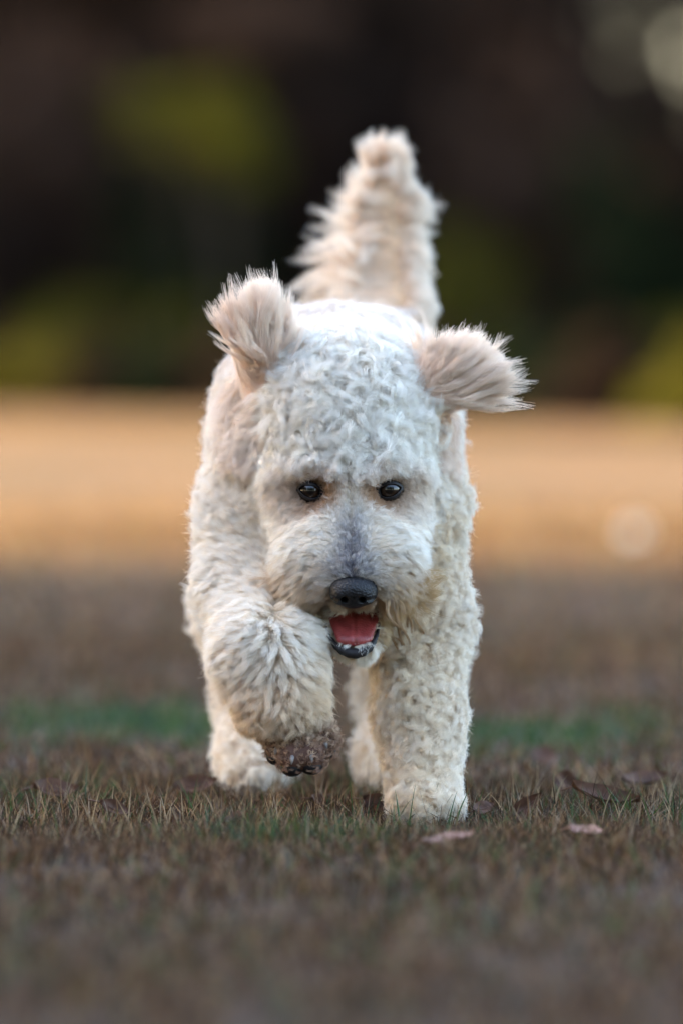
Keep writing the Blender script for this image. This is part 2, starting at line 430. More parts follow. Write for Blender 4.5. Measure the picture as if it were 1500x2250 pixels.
def stalks(n, seed):
    """taller bleached stalks, some broken over"""
    r = np.random.default_rng(seed); V = []; F = []; Cc = []
    for q in range(n):
        x, y = r.uniform(-.85, .85), r.uniform(-.5, .7); h = r.uniform(.025, .058); a = r.uniform(0, 6.28); wd = r.uniform(.0006, .0013)
        p = np.array([x, y, -.003]); th = r.uniform(.05, .5); bend = r.choice([.1, .5, 1.4], p=[.5, .3, .2]); sd = np.array([1.0, .2, 0]); b0 = len(V)
        col = np.array([[.30, .21, .12], [.22, .17, .12], [.17, .09, .04], [.05, .09, .03]][r.choice(4, p=[.4, .25, .2, .15])])*r.uniform(.7, 1.2)
        for i in range(6):
            w_ = wd*(1-i/5.4); V += [p-sd*w_, p+sd*w_]; Cc += [col, col]
            p = p+h/5*np.array([math.cos(a)*math.sin(th), math.sin(a)*math.sin(th), math.cos(th)]); th += bend*(.15 if i != 3 else .6)
        F += [(b0+2*i, b0+2*i+1, b0+2*i+3, b0+2*i+2) for i in range(5)]
    o = mesh_obj('dry_grass', np.array(V), np.array(F), M_grass, smooth=False, col=np.array(Cc)); o['kind'] = 'stuff'
    tag(o, 'pale taller grass stalks sticking up around the paws', 'grass')
def grass_b(n, o):
    a = attr_node(n, 'col')
    d = n.nodes.new('ShaderNodeBsdfDiffuse'); t = n.nodes.new('ShaderNodeBsdfTranslucent'); g = n.nodes.new('ShaderNodeBsdfGlossy')
    g.inputs['Roughness'].default_value = .45
    m = n.nodes.new('ShaderNodeMixShader'); m.inputs[0].default_value = .35
    m2 = n.nodes.new('ShaderNodeMixShader'); m2.inputs[0].default_value = .015
    n.links.new(a.outputs['Color'], d.inputs[0]); n.links.new(a.outputs['Color'], t.inputs[0])
    n.links.new(d.outputs[0], m.inputs[1]); n.links.new(t.outputs[0], m.inputs[2])
    n.links.new(m.outputs[0], m2.inputs[1]); n.links.new(g.outputs[0], m2.inputs[2])
    n.links.new(m2.outputs[0], o.inputs[0])
M_grass = mat('grass_blades', grass_b)
grass('dry_grass', 'short dry brown grass around the dog\'s front paw', -.85, .85, -.75, .75, 72000, .017, .040, .0016, 41)
stalks(1500, 45)
grass('dry_grass', 'blurred short brown grass nearest the camera', -1.0, 1.0, -3.2, -.75, 52000, .014, .036, .003, 42, segs=2)
grass('dry_grass', 'blurred brown and green grass behind the dog', -1.2, 1.2, .75, 6.0, 70000, .016, .036, .004, 43, segs=2)
grass('dry_grass', 'far blurred pale brown grass of the open field', -2.0, 2.0, 6.0, 16.0, 40000, .02, .045, .008, 44, segs=2, flat=.2)
# ------------------------------------------------------------------ the dog: body as one continuous surface
V3 = lambda *a: np.array(a, float)
def g_head(P):
    d = sd_ell(P, W(759, 935, .072), (.078, .085, .083))
    d = smin(d, sd_ell(P, W(764, 1030, .035), (.073, .058, .052)), .04)
    return d
def g_muzzle(P):
    d = sd_cone(P, W(768, 1085, .03), .050, W(775, 1262, -.042), .036)
    d = smin(d, sd_ell(P, W(700, 1228, -.002), (.036, .046, .040)), .03)
    d = smin(d, sd_ell(P, W(830, 1228, -.002), (.036, .046, .040)), .03)
    return d
def g_cheek(P):
    d = sd_ell(P, W(666, 1105, .05), (.032, .05, .05))
    return np.minimum(d, sd_ell(P, W(858, 1105, .05), (.032, .05, .05)))
def g_jaw(P):
    return sd_cone(P, W(772, 1320, .05), .038, W(777, 1398, -.014), .024)
def g_earL(P):
    d = sd_ell(P, W(570, 720, .055), (.021, .008, .044))
    return smin(d, sd_cone(P, W(602, 850, .085), .018, W(578, 760, .06), .012), .02)
def g_earR(P):
    d = sd_ell(P, W(1005, 822, .055), (.040, .009, .032))
    return smin(d, sd_cone(P, W(925, 870, .085), .022, W(985, 825, .06), .016), .02)
def g_neck(P):
    return sd_cone(P, W(755, 900, .12), .085, W(735, 960, .27), .104)
def g_body(P):
    d = sd_ell(P, W(732, 1005, .27), (.110, .16, .145))
    d = smin(d, sd_cone(P, V3(-.010, .30, .466), .119, V3(.01, .60, .476), .112), .08)
    d = smin(d, sd_ell(P, V3(.03, .76, .470), (.108, .12, .116)), .08)
    d = smin(d, sd_ell(P, W(582, 1070, .17), (.050, .08, .10)), .05)
    d = smin(d, sd_ell(P, W(872, 1070, .17), (.050, .08, .10)), .05)
    return d
def chain(P, pts, k=.03):
    d = None
    for (a, ra), (b, rb) in zip(pts[:-1], pts[1:]):
        q = sd_cone(P, a, ra, b, rb)
        d = q if d is None else smin(d, q, k)
    return d
LEGR = [(W(895, 1130, .15), .050), (W(918, 1370, .13), .045), (W(926, 1590, .045), .035), (W(932, 1742, -.01), .035)]
def g_legR(P):
    d = chain(P, LEGR)
    for px, y in ((893, -.038), (922, -.052), (952, -.050), (980, -.036)):
        d = smin(d, sd_ell(P, W(px, 1774, y), (.014, .022, .018)), .012)
    return d
LEGL = [(W(560, 1140, .16), .052), (W(556, 1300, .10), .048), (W(588, 1440, -.025), .045), (W(618, 1550, -.045), .035), (W(648, 1622, -.05), .026)]
TOES = [(608, 1646, -.056, .0145), (642, 1666, -.072, .0165), (684, 1662, -.074, .0165), (714, 1632, -.060, .015)]
def g_legL(P):
    d = chain(P, LEGL)
    for px, py, y, r in TOES:
        d = smin(d, sd_ell(P, W(px, py, y), (r, r*1.15, r*1.2)), .007)
    return d
def g_rear(P):
    a = chain(P, [(W(592, 1120, .76), .078), (W(545, 1340, .64), .056), (W(555, 1540, .66), .034), (W(560, 1672, .55), .036), (W(560, 1705, .50), .026)])
    b = chain(P, [(W(872, 1120, .76), .076), (W(880, 1340, .62), .054), (W(868, 1540, .62), .034), (W(866, 1675, .50), .036), (W(866, 1710, .45), .026)])
    return np.minimum(a, b)
def g_tail(P):
    return chain(P, [(V3(.05, .80, .54), .035), (W(884, 690, .87), .026), (W(868, 590, .905), .019), (W(858, 450, .93), .015), (W(852, 350, .935), .013)])
GROUPS = [('head', g_head), ('muzzle', g_muzzle), ('cheek', g_cheek), ('jaw', g_jaw), ('earL', g_earL), ('earR', g_earR), ('neck', g_neck),
          ('body', g_body), ('legR', g_legR), ('legL', g_legL), ('rear', g_rear), ('tail', g_tail)]
KS = [0, .04, .03, .02, .02, .02, .06, .06, .05, .035, .06, .03]
EYES = [(682, 1078), (855, 1076)]
def sd_body(P, parts=False):
    D = [f(P) for _, f in GROUPS]
    d = D[0]
    for q, k in zip(D[1:], KS[1:]): d = smin(d, q, k)
    mouth = sd_ell(P, W(776, 1368, -.05), (.0285, .055, .023))
    d = -smin(-d, mouth, .006)
    for ex, ey in EYES:
        d = -smin(-d, np.linalg.norm(P-W(ex, ey, -.028), axis=-1)-.016, .012)
    return (d, np.stack(D, 1)) if parts else d
def grad(P, e=.0015):
    g = np.stack([sd_body(P+np.eye(3)[i]*e)-sd_body(P-np.eye(3)[i]*e) for i in range(3)], 1)
    return nrm(g)

dog = empty('dog', (0, .3, 0)); tag(dog, 'curly cream white dog walking towards the camera, one front paw raised', 'dog')
def child(o):                       # parts are built in world coordinates
    o.location = (-0.0, -.3, 0.0); return o
BV, BF = surface_nets(sd_body, (-.26, -.15, -.02), (.24, 1.0, .88), .0055)
d_, D_ = sd_body(BV, True)
reg = D_.argmin(1)
bpx, bpy_ = pix(BV)
bc = np.tile(np.array([.46, .34, .25]), (len(BV), 1))
inm = (sd_ell(BV, W(776, 1368, -.05), (.0285, .055, .023)) < .004)
bc[inm] = (.10, .018, .016)
for ex, ey in EYES:
    e_ = np.hypot(bpx-ex, bpy_-ey); k_ = (BV[:, 1] < .03)
    bc[k_ & (e_ < 80)] = (.46, .28, .16); bc[k_ & (e_ < 46)] = (.20, .10, .05); bc[k_ & (e_ < 34)] = (.012, .009, .008)
bc[(reg == 9) & (bpy_ > 1600)] = (.085, .040, .026)
bc[(reg == 1) & (np.abs(bpx-774) < 40) & (bpy_ > 1120)] = (.12, .10, .11)
def skin_b(n, o):
    b = principled(n, o, rough=.7, spec=.25); a = attr_node(n, 'col')
    n.links.new(a.outputs['Color'], b.inputs['Base Color'])
    t = noise_tex(n, 300, 3); bump(n, b, t.outputs[0], .3, .001)
M_skin = mat('dog_skin', skin_b)
body = child(mesh_obj('body', BV, BF, M_skin, dog, col=bc))

# ---- fur
def fur_b(n, o):
    a = attr_node(n, 'col')
    d = n.nodes.new('ShaderNodeBsdfDiffuse'); t = n.nodes.new('ShaderNodeBsdfTranslucent')
    g = n.nodes.new('ShaderNodeBsdfHair'); g.component = 'Reflection'
    g.inputs['RoughnessU'].default_value = .35; g.inputs['RoughnessV'].default_value = .6
    g.inputs['Color'].default_value = (.8, .8, .8, 1)
    m = n.nodes.new('ShaderNodeMixShader'); m.inputs[0].default_value = .30
    m2 = n.nodes.new('ShaderNodeMixShader'); m2.inputs[0].default_value = .06
    n.links.new(a.outputs['Color'], d.inputs[0]); n.links.new(a.outputs['Color'], t.inputs[0])
    n.links.new(d.outputs[0], m.inputs[1]); n.links.new(t.outputs[0], m.inputs[2])
    n.links.new(m.outputs[0], m2.inputs[1]); n.links.new(g.outputs[0], m2.inputs[2])
    n.links.new(m2.outputs[0], o.inputs[0])
M_fur = mat('fur', fur_b)

# candidate roots spread evenly over the skin
tri = np.concatenate([BF[:, [0, 1, 2]], BF[:, [0, 2, 3]]])
ta = np.linalg.norm(np.cross(BV[tri[:, 1]]-BV[tri[:, 0]], BV[tri[:, 2]]-BV[tri[:, 0]]), axis=1)*.5
def scatter(n):
    f = rng.choice(len(tri), n, p=ta/ta.sum())
    u, v = rng.random(n), rng.random(n); fl = u+v > 1; u[fl] = 1-u[fl]; v[fl] = 1-v[fl]
    a, b, c = BV[tri[f, 0]], BV[tri[f, 1]], BV[tri[f, 2]]
    return a+u[:, None]*(b-a)+v[:, None]*(c-a)
def thin(P, s):
    key = np.floor(P/s[:, None]).astype(np.int64)
    h = key[:, 0]*73856093 ^ key[:, 1]*19349663 ^ key[:, 2]*83492791 ^ (s*1e5).astype(np.int64)
    _, i = np.unique(h, return_index=True)
    return i

def mix(a, b, t):
    t = np.asarray(t)
    while t.ndim < 2: t = t[:, None]
    return a*(1-t)+b*t
def sstep(x, a, b):
    t = np.clip((x-a)/(b-a), 0, 1); return t*t*(3-2*t)

def describe(P, N, r, D):
    """growth of the lock rooted at each point: lengths, flow, curl, colours"""
    n = len(P); px, py = pix(P)
    A = dict(l0=np.full(n, .55), L=np.full(n, .026), lean=np.full(n, .5), cr=np.full(n, .0042), tw=rng.uniform(.8, 1.5, n), cl=np.full(n, .0042),
             ns=np.full(n, 15), grav=np.full(n, .10), tip=np.full(n, .58), rad=np.full(n, .00022))
    ra = rng.uniform(0, 2*np.pi, n)
    flow = np.stack([np.cos(ra), 0*ra, np.sin(ra)], 1)+rng.normal(size=(n, 3))*np.array([.2, .6, .2])
    flow = flow+np.array([0, .0, -.45])
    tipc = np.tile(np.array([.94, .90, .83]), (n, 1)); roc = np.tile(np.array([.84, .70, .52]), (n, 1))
    I2 = lambda fx, fy, fd=0.0: np.stack([fx, fd+0*fx, -fy], 1)       # image direction (right, down) -> world
    is_ = lambda *k: np.isin(r, [[g for g, _ in GROUPS].index(q) for q in k])
    cx = 768+(py-1078)*.03                                              # the face's middle line
    sx = px-cx; sg = np.sign(sx)
    # crown and brow: big soft curls
    m = is_('head')
    A['L'][m] = rng.uniform(.022, .034, m.sum()); A['cr'][m] = np.clip(.0046*np.exp(rng.normal(size=m.sum())*.45), .0012, .009); A['tw'][m] = rng.uniform(.3, 1.0, m.sum())
    A['cl'][m] = .0058; A['ns'][m] = 30; A['tip'][m] = .62; roc[m] = (.87, .77, .63); A['lean'][m] = rng.uniform(.45, .75, m.sum())
    brow = m & (py > 985); flow[brow] += I2(sg*.5, np.full(n, 1.0))[brow]; A['L'][brow] *= .85
    # cheeks
    m = is_('cheek') | (is_('head') & (np.abs(sx) > 130) & (py > 1010))
    flow[m] = (I2(sg*1.0, .55+0*sx, .25)+.35*flow)[m]
    A['L'][m] = rng.uniform(.024, .034, m.sum()); A['lean'][m] = rng.uniform(.55, .75, m.sum()); A['cr'][m] = rng.uniform(.0015, .0035, m.sum()); A['tw'][m] = rng.uniform(.6, 1.0, m.sum()); A['ns'][m] = 28; A['cl'][m] = .0055; roc[m] = (.84, .73, .58)
    # muzzle: short grey bridge, long swept moustache
    m = is_('muzzle') | (is_('head') & (py > 1040) & (np.abs(sx) < 95))
    side = sstep(np.abs(sx), 15, 70); low = sstep(py, 1180, 1330)
    f = I2(sg*(.35+.75*side), (-.85*(1-side)+(.15+1.1*low)*side), .1)
    flow[m] = (f+.18*flow)[m]
    A['L'][m] = (.010+.034*side+.012*low*side)[m]*rng.uniform(.8, 1.15, m.sum())
    A['lean'][m] = (.66+.12*side)[m]; A['cr'][m] = (.0012+.0026*side)[m]*rng.uniform(.5, 1.5, m.sum()); A['tw'][m] = rng.uniform(.6, 1.3, m.sum())
    A['cl'][m] = .0050; A['ns'][m] = 30; A['grav'][m] = .16; A['l0'][m] = .8; A['tip'][m] = .35
    nar = m & (side < .5); A['ns'][nar] = 14; A['cl'][nar] = .0034; A['L'][nar] = np.maximum(A['L'][nar], .013)
    gb = np.exp(-(sx/np.interp(py, [1060, 1120, 1200, 1260], [26, 25, 27, 52]))**2)*sstep(py, 1080, 1200)*m*np.clip(rng.uniform(.35, 1.35, n), 0, 1)
    dk = np.array([.11, .10, .12])
    tipc = mix(tipc, np.array([.20, .185, .21]), gb*.95); roc = mix(roc, dk, gb)
    # brown staining on the lower fringe
    st = m*sstep(py+.08*np.abs(sx)*(sx > 0), 1185, 1300)*sstep(np.abs(sx), 25, 70)*(.75+.25*(sx > 0))
    tipc = mix(tipc, np.array([.56, .36, .15]), np.clip(st*.95, 0, 1)); roc = mix(roc, np.array([.50, .30, .13]), st*.9)
    lip = m & (py > 1312) & (np.abs(sx) < 66); A['L'][lip] = .013; tipc[lip] = (.72, .58, .42); A['ns'][lip] = 16; A['cl'][lip] = .003; flow[lip] = I2(.15*sg, 1+0*sx)[lip]; A['lean'][lip] = .5
    # round the eyes: short, tan to dark brown
    for ex, ey in EYES:
        dx, dy = px-ex, py-ey; e = np.hypot(dx, dy*1.15)
        nearby = is_('head', 'muzzle', 'cheek') & (e < 85)
        wgt = np.exp(-(e/54)**2)*nearby
        flow[nearby] = mix(flow, I2(dx, dy)/np.maximum(e, 1)[:, None]*1.4, np.exp(-(e/60)**2))[nearby]
        A['L'][nearby] *= np.clip((e-16)/70, .16, 1)[nearby]
        A['ns'][nearby & (e < 60)] = 12; A['cl'][nearby & (e < 60)] = .003
        A['cr'][nearby] *= np.clip((e-10)/70, .2, 1)[nearby]
        up = sstep(-dy, 0, 40)
        inner = sstep(np.sign(768-ex)*dx, -30, 40)
        stain = np.clip(wgt*1.25*(.55+.45*inner+.1*up), 0, 1)
        tipc = mix(tipc, np.array([.62, .37, .18]), np.clip(stain*1.3, 0, .95)); roc = mix(roc, np.array([.38, .19, .09]), np.clip(stain*1.5, 0, 1))
        rim = nearby*(np.exp(-(e/25)**2)); tipc = mix(tipc, np.array([.05, .035, .03]), np.clip(rim*1.1, 0, 1)); roc = mix(roc, np.array([.03, .02, .02]), np.clip(rim*1.3, 0, 1))
    # jaw
    m = is_('jaw')
    A['L'][m] = .015; A['cr'][m] = .0012; A['ns'][m] = 20; A['l0'][m] = .8; flow[m] = (I2(.5*np.sign(px-776), 1.0+0*px, .3)+.2*flow)[m]; A['cl'][m] = .003
    side = m & (np.abs(px-776) > 42) & (py < 1400); A['L'][side] = .02; tipc[side] = (.55, .40, .22)
    # ears: long silky wavy locks
    for nm, (bx, by), cen in (('earL', (592, 970), (570, 700)), ('earR', (885, 905), (1030, 810))):
        m = is_(nm)
        fx, fy = px-bx, py-by; l = np.hypot(fx, fy)
        f = I2(fx/l, fy/l)*1.6
        f = f*1.2+.15*rng.normal(size=(n, 3))
        flow[m] = (f+.22*flow)[m]
        ang = np.degrees(np.arctan2(-fy, fx))
        rim_ = np.interp(ang, [78, 82, 86, 95, 106, 112, 120], [262, 325, 348, 356, 325, 280, 225]) if nm == 'earL' else np.interp(ang, [-6, -2, 4, 17, 28, 46, 60, 70, 80], [110, 140, 195, 252, 262, 250, 212, 178, 140])
        A['L'][m] = np.clip((rim_-l)/1870, .006, .085)[m]*rng.uniform(.88, 1.06, m.sum()); A['lean'][m] = rng.uniform(.86, .93, m.sum()); A['l0'][m] = 1.0
        A['cr'][m] = rng.uniform(.002, .0055, m.sum())*np.clip(A['L'][m]/.06, .2, 1); A['tw'][m] = rng.uniform(.6, 1.1, m.sum()); A['cl'][m] = .0058; A['ns'][m] = 40; A['grav'][m] = 0; A['tip'][m] = .55
        tipc[m] = (.95, .81, .68); roc[m] = (.88, .66, .49)
    # neck and body: tight wool
    m = is_('neck', 'body')
    A['L'][m] = rng.uniform(.018, .028, m.sum()); A['cr'][m] = rng.uniform(.0035, .006, m.sum()); A['cl'][m] = .0070; A['ns'][m] = 30
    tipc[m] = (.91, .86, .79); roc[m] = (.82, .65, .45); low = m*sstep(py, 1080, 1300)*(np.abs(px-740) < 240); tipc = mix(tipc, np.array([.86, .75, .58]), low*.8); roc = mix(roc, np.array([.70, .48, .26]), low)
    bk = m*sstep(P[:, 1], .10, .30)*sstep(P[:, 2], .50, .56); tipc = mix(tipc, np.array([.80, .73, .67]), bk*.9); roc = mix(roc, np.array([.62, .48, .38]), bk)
    # wisps of the ear bases hanging at the sides of the head
    wi = is_('neck', 'body', 'head') & (P[:, 1] < .16) & (np.hypot((px-560)/45, (py-930)/95) < 1)
    flow[wi] = (I2(-1+0*px, .5+0*px)+.3*flow)[wi]; A['L'][wi] = .038; A['lean'][wi] = .6; tipc[wi] = (.86, .76, .68)
    wi = is_('neck', 'body', 'head') & (P[:, 1] < .16) & (np.hypot((px-965)/35, (py-950)/85) < 1)
    flow[wi] = (I2(.6+0*px, .8+0*px)+.3*flow)[wi]; A['L'][wi] = .034; A['lean'][wi] = .6; tipc[wi] = (.84, .70, .60)
    # standing leg
    m = is_('legR')
    A['L'][m] = np.interp(py, [1200, 1500, 1700, 1800], [.026, .022, .016, .014])[m]*rng.uniform(.85, 1.2, m.sum()); A['cr'][m] = rng.uniform(.003, .0052, m.sum()); A['cl'][m] = .0060; A['ns'][m] = 32; A['lean'][m] = rng.uniform(.4, .7, m.sum())
    cen = np.exp(-((px-915)/75)**2)*m; tipc = mix(tipc, np.array([.90, .78, .60]), cen*.9); roc[m] = (.74, .53, .30)
    # raised leg: locks part along its middle and sweep outwards
    m = is_('legL')
    mx = np.interp(py, [1300, 1420, 1560, 1680], [600, 604, 625, 665])
    f = I2((px-mx)/70, .25+(py-1400)/260)
    flow[m] = (nrm(f)*1.3+.35*flow)[m]
    A['L'][m] = np.interp(py, [1250, 1450, 1570, 1625, 1660], [.026, .031, .022, .010, .005])[m]*rng.uniform(.85, 1.15, m.sum())
    A['lean'][m] = rng.uniform(.5, .72, m.sum()); A['cr'][m] = rng.uniform(.001, .003, m.sum()); A['tw'][m] = rng.uniform(.6, 1.2, m.sum()); A['ns'][m] = 34; A['cl'][m] = .0060
    roc[m] = (.78, .61, .41)
    ye = m*sstep(py+ (px-620)*.35, 1370, 1560)
    tipc = mix(tipc, np.array([.84, .66, .43]), ye*.75); roc = mix(roc, np.array([.62, .38, .18]), ye*.8)
    br = m*sstep(py+(px-640)*.30+rng.normal(size=n)*26, 1545, 1690)
    tipc = mix(tipc, np.array([.32, .15, .075]), np.clip(br*1.1, 0, .97)); roc = mix(roc, np.array([.12, .05, .026]), br)
    A['cr'][m & (py > 1560)] *= 1.5; pw = m & (py > 1600); A['ns'][pw] = 9; A['cl'][pw] = .0020; A['tip'][pw] = .3; A['lean'][pw] = .68; A['L'][pw] = rng.uniform(.006, .012, pw.sum())*np.where(py[pw] > 1632, .6, 1); A['cr'][pw] = rng.uniform(.0015, .0035, pw.sum()); A['tw'][pw] = rng.uniform(.6, 1.2, pw.sum())
    lt = rng.random(n)[:, None]*pw[:, None]; tipc = tipc*(1-.55*lt)+np.array([.50, .32, .19])*.55*lt
    # hind legs, tail
    m = is_('rear'); A['L'][m] = rng.uniform(.014, .022, m.sum()); A['ns'][m] = 11; A['rad'][m] = .0003; A['cl'][m] = .005
    flow[m & (py > 1500)] += np.array([0, 0, -.6])
    m = is_('tail')
    ax = np.interp(py, [330, 440, 590, 690], [852, 858, 868, 884])
    left = px < ax+3
    Lt = np.where(left, np.interp(py, [300, 380, 480, 560, 620, 680, 720], [.026, .040, .072, .125, .125, .05, .03]), np.interp(py, [300, 400, 460, 560, 650, 720], [.026, .032, .046, .042, .028, .020]))
    A['L'][m] = Lt[m]*np.where(left[m] & (py[m] > 500), rng.uniform(.5, 1.15, m.sum()), rng.uniform(.85, 1.08, m.sum())); A['tip'][m] = .9
    f = I2(np.where(left, -1.0, 1.0), np.where(left, np.interp(py, [300, 350, 420, 520, 640], [-2.2, -.9, -.15, .0, .2]), np.interp(py, [300, 350, 420, 600], [-2.2, -.9, -.2, .15])), 0)
    flow[m] = (f*1.5+.3*flow)[m]; A['lean'][m] = .88; A['l0'][m] = .9; A['cr'][m] = rng.uniform(.002, .005, m.sum()); A['ns'][m] = 34; A['rad'][m] = .0003; A['cl'][m] = .0085; A['grav'][m] = .05; topm = m & (py < 375); flow[topm] = rng.normal(size=(topm.sum(), 3))+np.array([0, 0, .5]); A['lean'][topm] = .5
    tipc[m] = (.93, .85, .74); roc[m] = (.76, .48, .25)
    vs = .75+.55*vnoise(px*.01+7, py*.01+P[:, 1]*9, 77, 2.2)*rng.uniform(.75, 1.25, n)
    A['L'] = A['L']*np.clip(vs, .75, 1.3); A['cr'] = A['cr']*np.clip(vs, .6, 1.4)
    A['flow'] = flow; A['tipc'] = tipc; A['roc'] = roc
    return A

NC = 620000
C0 = scatter(NC)
_, Dc = sd_body(C0, True)
rc = Dc.argmin(1)
rc = (Dc+rng.normal(size=Dc.shape)*.004).argmin(1)
names = [g for g, _ in GROUPS]
SP = dict(head=.0056, muzzle=.0048, cheek=.0060, jaw=.0034, earL=.0055, earR=.0055, neck=.0074, body=.0084, legR=.0066, legL=.0062, rear=.0090, tail=.0066)
sp = np.array([SP[q] for q in names])[rc]
cpx, cpy = pix(C0)
eye_d = np.minimum(*[np.hypot(cpx-a, cpy-b) for a, b in EYES])
sp = np.where((eye_d < 75) & (C0[:, 1] < .03), .0026, sp)
sp = np.where((rc == 1) & (np.abs(cpx-772) < 45) & (cpy > 1080), .0030, sp)
sp = np.where((rc == 9) & (cpy > 1605), .0042, sp)
sp = np.where(C0[:, 1] > .45, sp*1.15, sp)
keep = thin(C0, sp)
P0, R0 = C0[keep], rc[keep]
N0 = grad(P0)
P0 = P0-N0*sd_body(P0)[:, None]
tocam = nrm(cam_loc-P0) if False else nrm(np.array([0, -CAM_D, CAM_H])-P0)
vis = (N0*tocam).sum(1)
ok = (vis > -.45) | (rng.random(len(P0)) < .45)
# no fur in the mouth, on the nose leather or over the eyes
ppx, ppy = pix(P0)
inm = sd_ell(P0, W(776, 1368, -.05), (.0285, .055, .023)) < .002
nose_zone = (np.hypot((ppx-776)/45, (ppy-1300)/29) < 1) & (P0[:, 1] < -.02)
eye_zone = np.minimum(*[np.hypot((ppx-a)/28, (ppy-b-4)/19) for a, b in EYES]) < 1
sparse = (R0 == 9) & (ppy > 1632) & (rng.random(len(P0)) < .6)
ok &= ~sparse
lipath = np.array([W(*q) for q in [(727, 1405, -.028), (748, 1427, -.038), (763, 1433, -.04), (778, 1436, -.042), (793, 1433, -.04), (808, 1426, -.038), (825, 1402, -.028)]])
ok &= np.linalg.norm(P0[:, None]-lipath[None], axis=2).min(1) > .0105
pad_zone = (R0 == 9) & (N0[:, 2] < -.75) & (ppy > 1655)
ok &= ~(inm | nose_zone | (eye_zone & (P0[:, 1] < .02)) | pad_zone | (P0[:, 2] < .004))
P0, R0, N0, vis = P0[ok], R0[ok], N0[ok], vis[ok]
ku = thin(C0[::-1], np.maximum(sp[::-1]*.62, .0026)); Pu, Ru = C0[::-1][ku], rc[::-1][ku]
Nu = grad(Pu); tc_ = nrm(np.array([0, -CAM_D, CAM_H])-Pu); upx, upy = pix(Pu)
oku = ((Nu*tc_).sum(1) > -.35) & (Pu[:, 1] < .6) & (Pu[:, 2] > .005)
oku &= ~(sd_ell(Pu, W(776, 1368, -.05), (.0285, .055, .023)) < .002)
oku &= ~((np.hypot((upx-776)/45, (upy-1300)/29) < 1) & (Pu[:, 1] < -.02)) & ~((np.minimum(*[np.hypot((upx-a)/28, (upy-b-4)/19) for a, b in EYES]) < 1) & (Pu[:, 1] < .02))
oku &= ~((Ru == 9) & (upy > 1610))
oku &= np.linalg.norm(Pu[:, None]-lipath[None], axis=2).min(1) > .0105
Pu, Ru, Nu = Pu[oku], Ru[oku], Nu[oku]

def strands(P, N, A, K=9):
    n = len(P)
    flow = A['flow']-(A['flow']*N).sum(1, keepdims=True)*N
    flow = nrm(flow)
    t = np.linspace(0, 1, K)
    c = np.empty((n, K, 3)); c[:, 0] = P; pos = P.copy()
    G = np.array([0, 0, -1.0])
    for q in range(1, K):
        le = np.clip(A['lean']*(A['l0']+(1.2-A['l0'])*t[q]), 0, .93)[:, None]
        d = nrm(N*(1-le)+flow*le+G*(A['grav']*t[q])[:, None])
        pos = pos+d*(A['L']/(K-1))[:, None]; c[:, q] = pos
    ax = nrm(c[:, -1]-c[:, 0]); e1 = nrm(np.cross(ax, N+.3*rng.normal(size=(n, 3)))); e2 = np.cross(ax, e1)
    ph = rng.uniform(0, 2*np.pi, n); hand = rng.choice([-1, 1], n)
    ns = A['ns'].astype(int); own = np.repeat(np.arange(n), ns); m = len(own)
    t1 = nrm(np.cross(N, np.array([.31, .72, .62]))); t2 = np.cross(N, t1)
    rr = np.sqrt(rng.random(m))*A['cl'][own]; aa = rng.uniform(0, 2*np.pi, m)
    off = (rr*np.cos(aa))[:, None]*t1[own]+(rr*np.sin(aa))[:, None]*t2[own]
    rt = P[own]+off
    off = off-N[own]*sd_body(rt)[:, None]*.9
    cut = 1-.3*rng.random(m)**1.7                                 # strands end at different lengths
    tt = t[None]*cut[:, None]
    u = tt*(K-1); i0 = np.minimum(u.astype(int), K-2); fr = (u-i0)[..., None]
    base = c[own[:, None], i0]*(1-fr)+c[own[:, None], i0+1]*fr
    wgt = A['tip'][own][:, None]+(1-A['tip'][own][:, None])*(1-tt)**1.6
    X = base+off[:, None]*wgt[..., None]
    pj = (ph[own]+rng.normal(size=m)*.28)[:, None]; an = pj+(hand*2*np.pi*A['tw'])[own][:, None]*tt
    env = np.minimum(1, tt*2.2)*(A['cr'][own]*rng.uniform(.8, 1.15, m))[:, None]
    X += (env*(np.cos(an)-np.cos(pj)*(1-tt)))[..., None]*e1[own][:, None]+(env*(np.sin(an)-np.sin(pj)*(1-tt)))[..., None]*e2[own][:, None]
    X += rng.normal(size=(m, 1, 3))*(tt**1.3)[..., None]*.0014+np.sin(tt*rng.uniform(4, 11, (m, 1))+rng.uniform(0, 6, (m, 1)))[..., None]*nrm(rng.normal(size=(m, 1, 3)))*.0005*(tt[..., None])
    br = rng.uniform(.90, 1.04, n)[own]*rng.uniform(.93, 1.05, m)
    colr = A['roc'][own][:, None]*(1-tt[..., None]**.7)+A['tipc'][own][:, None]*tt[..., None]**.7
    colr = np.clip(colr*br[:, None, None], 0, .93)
    rad = A['rad'][own][:, None]*(1-.75*t[None]**1.5)*rng.uniform(.7, 1.2, (m, 1))
    return X, colr, rad

